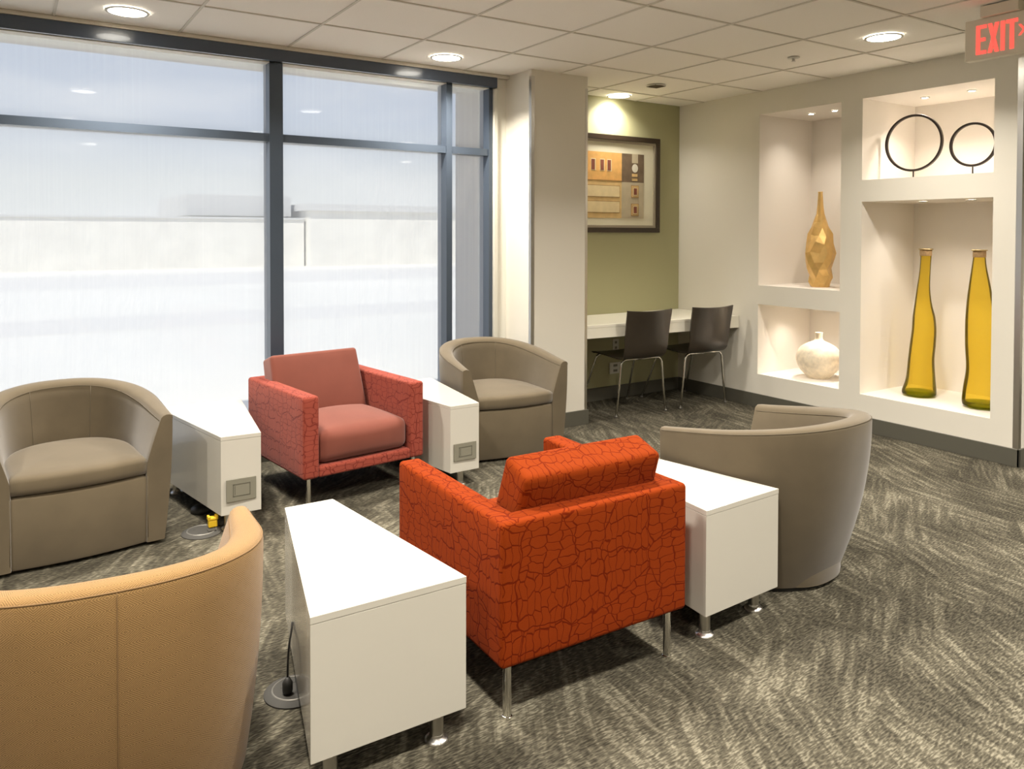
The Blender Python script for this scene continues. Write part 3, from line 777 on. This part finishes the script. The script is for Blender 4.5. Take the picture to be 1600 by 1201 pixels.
# ============================================================ DESK CHAIRS (face +y)
def make_desk_chair(label, loc, rz):
    t = thing('desk_chair', label, 'chair', loc, rz, 'dark plywood chairs at the counter')
    # one-piece shell: seat curling up into the back
    prof = [(.36, .436), (.345, .448), (.26, .452), (.12, .447), (.02, .442), (-.045, .446), (-.085, .470), (-.108, .52), (-.122, .60), (-.140, .70), (-.165, .805)]
    prof = [(p.x, p.y) for p in smooth_path([(a, b, 0) for a, b in prof], 4)]
    bm = bmesh.new(); nx = 12; top = []; bot = []; n = len(prof)
    for i, (y, z) in enumerate(prof):
        a = prof[max(i-1, 0)]; b = prof[min(i+1, n-1)]; ty, tz = b[0]-a[0], b[1]-a[1]; l = math.hypot(ty, tz); ny, nz_ = tz/l, -ty/l
        f = i/(n-1); hwid = .20 if f < .45 else .20+.018*((f-.45)/.55)
        if f < .12: hwid = .175+.025*(f/.12)
        if .42 < f < .62: hwid -= .012*(1-abs(f-.52)/.10)
        ra, rb = [], []
        for k in range(nx+1):
            u = -1+2*k/nx; back = max(0, (f-.5)/.5)
            cz = .028*back*u*u + (0.006*(1-back)*u*u)
            # back is scooped: the edges come forward (+y); seat edges rise a little
            yy = y + cz*(1 if back > 0 else 0); zz = z + (cz if back == 0 else 0)
            if i == n-1: zz += .010*u*u
            ra.append(bm.verts.new((u*hwid*.96-.035, yy, zz))); rb.append(bm.verts.new((u*hwid*.96-.035, yy+ny*-.010, zz+nz_*-.010)))
        top.append(ra); bot.append(rb)
    for R_ in (top, bot):
        for a, b in zip(R_, R_[1:]):
            for k in range(nx): bm.faces.new((a[k], a[k+1], b[k+1], b[k]))
    for a, b, c_, d in zip(top, top[1:], bot, bot[1:]):
        bm.faces.new((a[0], b[0], d[0], c_[0])); bm.faces.new((a[-1], c_[-1], d[-1], b[-1]))
    for ra, rb in ((top[0], bot[0]), (top[-1], bot[-1])):
        for k in range(nx): bm.faces.new((ra[k], rb[k], rb[k+1], ra[k+1]))
    obj('seat_shell', bm, M['seat_black'], t, True, angle=50)
    for s in (-1, 1):
        for (yy, yf) in ((.0, .0), (.33, .49)):
            pts = [(0, yy, .428), (s*.10, yy, .428), (s*.145, yy, .428)]+[(s*(.145+.050*sin(a)), yy+(yf-yy)*.06*(1-cos(a)), .428-.050*(1-cos(a))) for a in (.3, .6, .9, 1.2, 1.5)]+[(s*.210, yy+(yf-yy)*.45, .22), (s*.238, yf, .006)]
            bm = bmesh.new(); add_tube(bm, pts, .0085, 10); lg = obj('leg', bm, M['chrome'], t, True)
            bm = bmesh.new(); add_lathe(bm, [(.0115, 0), (.0115, .010), (.009, .014)], 14, c=(s*.238, yf)); obj('foot', bm, M['floorbox_rim'], lg, True)
    return t
c1 = make_desk_chair('dark plywood chair at the counter, the left one next to the column', (4.058, 4.425, 0), -.075)
dup(c1, (4.680, 4.378, 0), -.075, 'dark plywood chair at the counter, the right one near the beige side wall')

# ============================================================ FRAMED ART
AX0, AX1, AZ0, AZ1 = 3.63, 4.750, 1.388, 2.196; AY = 4.991
t = thing('framed_art', 'dark framed abstract art on the green wall above the counter', 'picture', ((AX0+AX1)/2, AY, (AZ0+AZ1)/2))
ox, oz = (AX0+AX1)/2, (AZ0+AZ1)/2
def ring_frame(x0, x1, z0, z1, w, y0, y1, bm):
    for b_ in ((x0, x1, z1-w, z1), (x0, x1, z0, z0+w), (x0, x0+w, z0+w, z1-w), (x1-w, x1, z0+w, z1-w)): add_box(bm, b_[0]-ox, b_[1]-ox, y0, y1, b_[2]-oz, b_[3]-oz, bev=.002)
bm = bmesh.new(); ring_frame(AX0, AX1, AZ0, AZ1, .040, -.035, 0, bm); obj('frame', bm, M['frame_black'], t)
bm = bmesh.new(); ring_frame(AX0+.040, AX1-.040, AZ0+.040, AZ1-.040, .022, -.026, -.002, bm); obj('fillet', bm, M['fillet'], t)
bm = bmesh.new(); add_box(bm, AX0+.06-ox, AX1-.06-ox, -.012, -.004, AZ0+.06-oz, AZ1-.06-oz); obj('mat_board', bm, M['matboard'], t)
PX1, PZ0, PZ1 = 4.578, 1.508, 2.052; PX0 = AX0+AX1-PX1
pc = [mat('art '+n_, c, .7, noise=(18, a)) for n_, c, a in (('amber', (.72, .40, .12), .12), ('sand', (.66, .46, .20), .10), ('cream', (.74, .60, .34), .06),
      ('taupe', (.16, .11, .065), .15), ('grey beige', (.48, .41, .28), .06), ('rust', (.22, .065, .035), .2), ('line brown', (.28, .14, .04), .2), ('ivory', (.74, .70, .58), .08))]
bm = bmesh.new()
def pa(x0, x1, z0, z1, mi, lay=1): add_box(bm, x0-ox, x1-ox, -.0125-.0012*lay, -.0120, z0-oz, z1-oz, mi=mi)
PX = 4.330; ZS = 1.822
pa(PX0, PX, PZ0, PZ1, 1); pa(PX0, PX, ZS, PZ1, 0, 2); pa(PX, PX1, ZS-.01, PZ1, 3, 2); pa(PX, PX1, PZ0, ZS-.01, 4, 2); 
for z0, z1 in ((1.685, 1.775), (1.555, 1.645)):
    pa(PX0, PX-.02, z0-.004, z1+.004, 6, 2); pa(PX0, PX-.024, z0, z1, 2, 3)
pa(PX0, PX, ZS-.004, ZS, 6, 3)
for k, x in enumerate((4.005, 4.10, 4.175, 3.86, 3.78)):
    pa(x-.006, x+.044, 1.895, 1.995, 2, 3); pa(x, x+.035, 1.902, 1.988, 5, 4)
pa(4.443, 4.510, 1.975, PZ1, 4, 3); pa(4.443, 4.505, 1.825, 1.885, 1, 3); pa(4.443, 4.505, 1.848, 1.860, 3, 4)
cv = [bm.verts.new((4.476+.034*cos(2*pi*i/24)-ox, -.0165, 1.932+.036*sin(2*pi*i/24)-oz)) for i in range(24)]; f = bm.faces.new(cv); f.material_index = 7
for zc_ in (1.735, 1.580):
    pa(4.435, 4.520, zc_-.052, zc_+.052, 6, 3); pa(4.439, 4.516, zc_-.048, zc_+.048, 1, 4); pa(4.450, 4.505, zc_-.038, zc_+.038, 6, 5); pa(4.453, 4.502, zc_-.035, zc_+.035, 2, 6); pa(4.460, 4.495, zc_-.028, zc_+.028, 5, 7)
obj('painting', bm, pc, t)

# ============================================================ NICHE OBJECTS
def ring_sculpture(y, zc_, ro, tube, label, x=5.25, zb=1.756):
    t = thing('ring_sculpture', label, 'sculpture', (x, y, zb), radians(4), 'dark ring sculptures in the upper niche')
    bm = bmesh.new(); n = 72; rm = ro-tube
    for_ = []
    secs = [(rm-tube*.8, -.011), (rm+tube*.8, -.011), (rm+tube, 0), (rm+tube*.8, .011), (rm-tube*.8, .011), (rm-tube, 0)]
    rg = [[bm.verts.new((d, r_*cos(2*pi*i/n), zc_-zb+r_*sin(2*pi*i/n))) for r_, d in secs] for i in range(n)]
    for i in range(n):
        a, b = rg[i], rg[(i+1) % n]
        for k in range(len(secs)): bm.faces.new((a[k], b[k], b[(k+1) % 6], a[(k+1) % 6]))
    obj('ring', bm, M['ring'], t, True, angle=60)
    bm = bmesh.new(); add_lathe(bm, [(.0045, .008), (.0045, zc_-zb-ro+.012)], 12); obj('stem', bm, M['ring'], t, True)
    boxo('base', (-.04, .04, -.06, .06, 0, .010), M['ring'], t, bev=.002)
ring_sculpture(2.998, 2.008, .197, .0085, 'larger dark ring sculpture on a stem, left in the upper niche')
ring_sculpture(2.604, 1.960, .144, .0085, 'smaller dark ring sculpture on a stem, right in the upper niche')

def bottle(loc, path, label):
    """path: (z, offset along y, radius)"""
    t = thing('glass_bottle', label, 'bottle', loc, 0, 'yellow glass bottles in the large niche')
    pts = smooth_path([(z, o, r) for z, o, r in path], 6)
    bm = bmesh.new(); seg = 40; rows = []
    for p in pts: rows.append([bm.verts.new((p.z*cos(2*pi*i/seg), p.y+p.z*sin(2*pi*i/seg), p.x)) for i in range(seg)])
    for a, b in zip(rows, rows[1:]):
        for i in range(seg): bm.faces.new((a[i], a[(i+1) % seg], b[(i+1) % seg], b[i]))
    obj('glass_body', bm, M['yglass'], t, True)
    r0_, z0_, o0 = path[0][2], path[0][0], path[0][1]
    bm = bmesh.new(); add_lathe(bm, [(r0_*.85, .002), (path[1][2]*.985, .016), (path[1][2]*.97, .034), (path[1][2]*.6, .040), (.01, .048)], 40, c=(0, o0)); obj('glass_base', bm, M['gglass'], t, True)
    z1_, o1 = path[-1][0], path[-1][1]
    bm = bmesh.new(); add_lathe(bm, [(.036, z1_-.042), (.038, z1_-.038), (.038, z1_-.002), (.034, z1_)], 28, c=(0, o1)); obj('cork_collar', bm, M['cork'], t, True, angle=40)
    bm = bmesh.new(); add_lathe(bm, [(.046, z1_), (.047, z1_+.004), (.044, z1_+.008)], 28, c=(0, o1)); obj('cap', bm, M['brass'], t, True, angle=40)
bottle((5.31, 2.972, .2575), [(.004, 0, .100), (.030, 0, .108), (.12, -.010, .092), (.25, -.012, .082), (.36, -.022, .080), (.46, -.030, .076), (.55, -.028, .070), (.64, -.022, .054), (.74, -.022, .042), (.85, -.030, .035), (.95, -.036, .034), (1.015, -.036, .037)],
       'slim yellow glass bottle with cork collar, left in the large niche')
bottle((5.29, 2.548, .2575), [(.004, 0, .088), (.028, 0, .112), (.12, -.006, .112), (.25, -.008, .098), (.40, .002, .096), (.55, .010, .090), (.68, .018, .076), (.80, .022, .060), (.90, .026, .044), (.97, .026, .036), (1.015, .026, .037)],
       'yellow glass bottle with cork collar, right in the large niche')

# gold hammered vase
t = thing('gold_vase', 'tall hammered gold vase with a thin neck in the upper left niche', 'vase', (5.271, 3.742, .971))
prof = [(.070, 0), (.082, .03), (.088, .08), (.100, .14), (.110, .20), (.110, .27), (.100, .34), (.085, .40), (.066, .46), (.045, .51), (.030, .56), (.024, .62), (.020, .68), (.017, .730)]
bm = bmesh.new(); seg = 11; rng = random.Random(3); rows = []
for j, (r_, z_) in enumerate(prof):
    row = []
    for i in range(seg):
        a = 2*pi*(i+.5*(j % 2))/seg+rng.uniform(-.1, .1); k = 1+rng.uniform(-.15, .10)*(1 if r_ > .05 else .6)
        row.append(bm.verts.new((r_*k*cos(a), r_*k*sin(a), z_+(rng.uniform(-.014, .014) if 0 < j < len(prof)-1 else 0))))
    rows.append(row)
for j, (a, b) in enumerate(zip(rows, rows[1:])):
    for i in range(seg):
        i2 = (i+1) % seg
        if j % 2 == 0: bm.faces.new((a[i], a[i2], b[i])); bm.faces.new((a[i2], b[i2], b[i]))
        else: bm.faces.new((a[i], a[i2], b[i2])); bm.faces.new((a[i], b[i2], b[i]))
bm.faces.new(rows[0][::-1])
bmesh.ops.poke(bm, faces=[f for f in bm.faces if len(f.verts) == 3 and f.calc_area() > .0009], offset=-.007)
vo = obj('vase_body', bm, M['gold'], t)
bm = bmesh.new(); add_lathe(bm, [(.018, .728), (.019, .734), (.013, .734), (.012, .70)], 16, cap=False); obj('lip', bm, M['gold'], t, True)

# white round vase
t = thing('ceramic_vase', 'round cream ceramic vase with a short narrow neck in the low left niche', 'vase', (5.275, 3.746, .264))
prof = [(.078, 0), (.082, .006), (.105, .030), (.138, .065), (.160, .110), (.168, .155), (.158, .200), (.130, .240), (.085, .268), (.045, .286), (.030, .300), (.027, .320), (.029, .345), (.030, .352), (.022, .352), (.020, .32), (.019, .30)]
pp = [(p.x, p.y) for p in smooth_path([(a, b, 0) for a, b in prof[:14]], 5)]+prof[14:]
bm = bmesh.new(); add_lathe(bm, pp, 48, cap=False); bm.faces.ensure_lookup_table()
obj('vase_body', bm, M['ceramic'], t, True)
bm = bmesh.new(); add_lathe(bm, [(.079, 0), (.079, .004)], 40); obj('foot_ring', bm, M['ceramic'], t)
